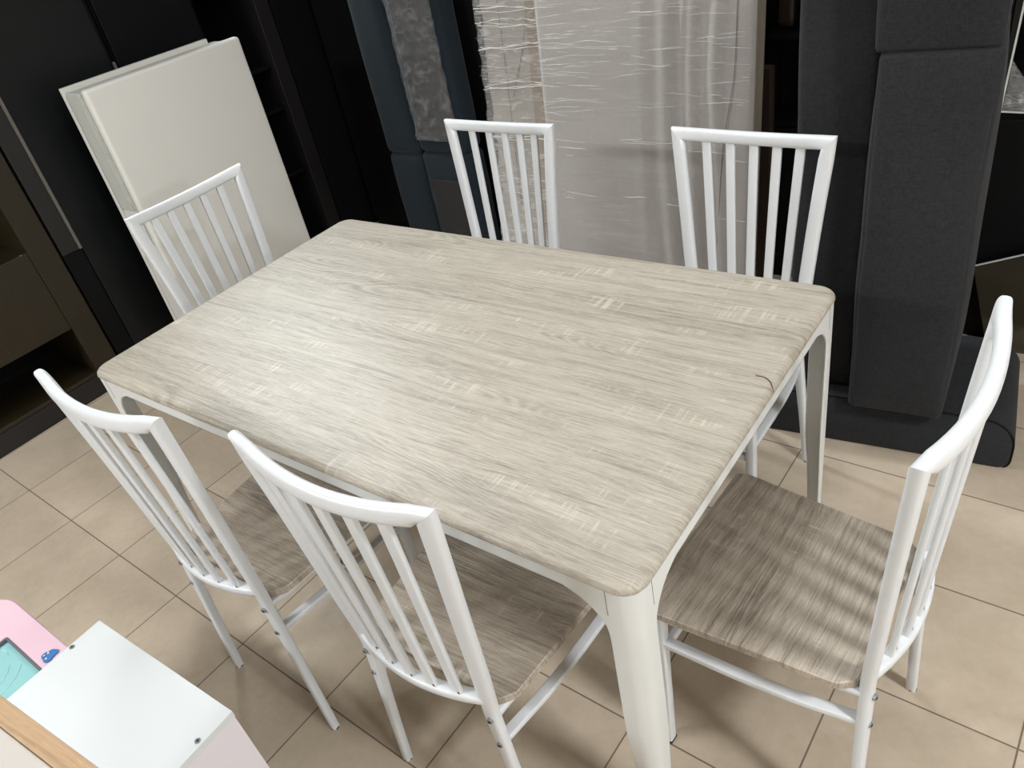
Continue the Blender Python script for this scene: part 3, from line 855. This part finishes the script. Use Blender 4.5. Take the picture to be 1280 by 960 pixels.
def pink_desk():
    r = empty('drawing_desk', (.12, -.461, 0), 0, "pink children's drawing desk with an aqua screen, left of the white storage box", 'desk')
    # frame around the screen (local: x right, y towards the back edge at 0)
    W, D, H = .455, .34, .45
    bm = bmesh.new()
    R = .10
    def rr(x0, x1, y0, y1, rad, k=8):
        P = []
        for cx, cy, a0 in ((x1-rad, y0+rad, -PI/2), (x1-rad, y1-rad, 0), (x0+rad, y1-rad, PI/2), (x0+rad, y0+rad, PI)):
            for i in range(k+1):
                a = a0+i*PI/2/k; P.append((cx+math.cos(a)*rad, cy+math.sin(a)*rad))
        return P
    out = rr(0, W, -D, 0, .085); inn = rr(.172, W-.02, -D+.05, -.060, .006)
    n = len(out)
    def ring(P, z): return [bm.verts.new((x, y, z)) for x, y in P]
    o0, o1, o2 = ring(out, H-.024), ring(out, H-.003), ring([(.5*W+(x-.5*W)*.985, -.5*D+(y+.5*D)*.985) for x, y in out], H)
    i2, i0 = ring(inn, H), ring(inn, H-.024)
    for A_, B_ in ((o0, o1), (o1, o2), (o2, i2), (i2, i0), (i0, o0)):
        for k in range(n): bm.faces.new((A_[k], A_[(k+1) % n], B_[(k+1) % n], B_[k]))
    obj('frame', bm, M_pink, r, True, angle=30)
    sc = obj('screen', B(.174, W-.022, -D+.052, -.062, H-.022, H-.010), M_cyan, r)
    bm = bmesh.new()
    for A_ in ((.172, W-.020, -.066, -.0605), (.172, .176, -D+.05, -.066)): box(bm, A_[0], A_[1], A_[2], A_[3], H-.012, H-.0015)
    obj('screen_rim', bm, M_greyrim, sc)
    bm = bmesh.new()
    for cx, cy, rad, a0, a1 in ((.225, -.150, .060, .2, 1.2), (.225, -.150, .085, .1, 1.0), (.22, -.15, .035, -.3, 1.6), (.205, -.10, .02, .9, 2.2)):
        sweep(bm, [(cx+rad*math.cos(lerp(a0, a1, k/10)), cy+rad*math.sin(lerp(a0, a1, k/10)), H-.0096) for k in range(11)], (.0012, .0005), (0, 0, 1), 6, 2)
    obj('printed_line', bm, M_palestroke, sc)
    # little blue knob-like ornament, generic
    bm = bmesh.new()
    for dx, dy, q in ((0, 0, .011), (-.007, -.009, .009), (.006, -.011, .009), (.004, .008, .006)):
        cyl(bm, (.325+dx, -.030+dy, H+.0012+q*.05), q, .0024+q*.1, 'z', 16)
    obj('sticker', bm, M_blue, r, True)
    bm = bmesh.new()
    for dx, dy, q in ((-.006, -.003, .0025), (.004, -.013, .0025), (-.008, -.011, .002)): cyl(bm, (.325+dx, -.030+dy, H+.0042), q, .0014, 'z', 10)
    obj('sticker_dot', bm, M_wbox, r)
    bm = bmesh.new(); cyl(bm, (.047, -.050, H+.0006), .004, .0012, 'z', 12); obj('screw', bm, M_foot, r)
    for x in (.05, W-.03):
        for y in (-.05, -D+.04):
            bm = bmesh.new(); cyl(bm, (x, y, (H-.024)/2), .014, H-.024, 'z', 16); obj('leg', bm, M_pink, r, True)
pink_desk()

def oak_top():
    r = empty('side_table', (.80, -.627, 0), math.radians(4.7), 'light grey table top with an oak edge strip, in the very bottom left corner', 'table')
    H, W, D = .95, .66, .55
    obj('oak_edging', B(0, W, -.024, 0, H-.030, H, .002), M_oak, r)
    obj('tabletop', B(0, W, -D, -.0245, H-.026, H-.003, .001), M_greytop, r)
    for x in (.04, W-.04):
        for y in (-.10, -D+.05):
            pass
    obj('pedestal', B(.0, .02, -D, -.26, 0, H-.026, .001), M_greytop, r)
    obj('pedestal', B(W-.02, W, -D, -.26, 0, H-.026, .001), M_greytop, r)
oak_top()

# ------------------------------------------------------------------ ceiling lights
def lamp(x, y, lx, ly, e, lab, col=(.95, .98, 1), rz=0):
    r = empty('ceiling_light', (x, y, CH), rz, lab, 'ceiling light')
    obj('housing', B(-lx/2-.03, lx/2+.03, -ly/2-.03, ly/2+.03, -.05, 0, .004), M_ceil, r)
    t = NT('lamp_diffuser'); t.b.inputs['Emission Color'].default_value = (*col, 1); t.b.inputs['Emission Strength'].default_value = e/(lx*ly)/PI*.1
    t.b.inputs['Base Color'].default_value = (.8, .8, .8, 1)
    obj('diffuser', B(-lx/2, lx/2, -ly/2, ly/2, -.062, -.051, .003), t.m, r)
    ld = bpy.data.lights.new('ceiling_lamp', 'AREA'); ld.shape = 'RECTANGLE'; ld.size = lx; ld.size_y = ly; ld.energy = e; ld.color = col
    lo = bpy.data.objects.new('ceiling_lamp', ld); C.objects.link(lo); lo.parent = r; lo.location = (0, 0, -.075)
lamp(3.5, -.1, .35, .35, 42, 'square ceiling light to the right of the dining table')
lamp(7.3, -1.3, .5, .5, 150, 'square ceiling light far to the right, near the right wall')
lamp(-2.3, 1.75, 1.2, .5, 115, 'long ceiling light beyond the black wardrobes on the left', col=(.90, .98, 1))
lamp(.9, .9, .6, .6, 13, 'square ceiling light above the dining table')
lamp(-.6, -2.4, 1.2, .3, 80, 'added long fill light above the open floor before the table')  # unseen fill added to lift the general light on floor and table

w = bpy.data.worlds.new('world'); bpy.context.scene.world = w; w.use_nodes = True
w.node_tree.nodes['Background'].inputs[0].default_value = (.9, .95, 1, 1); w.node_tree.nodes['Background'].inputs[1].default_value = .1

# ------------------------------------------------------------------ camera
cd = bpy.data.cameras.new('camera'); cam = bpy.data.objects.new('camera', cd); C.objects.link(cam)
cam.location = (2.0186, -.60578, 1.66352); cam.rotation_euler = (.95813, .17958, .62134)
cd.sensor_fit = 'HORIZONTAL'; cd.sensor_width = 36; cd.lens = 964.355/1280*36; cd.clip_start = .02
S = bpy.context.scene; S.camera = cam
S.view_settings.view_transform = 'Standard'; S.view_settings.look = 'None'; S.view_settings.gamma = 1; S.view_settings.use_curve_mapping = False
S.view_settings.exposure = 0.58
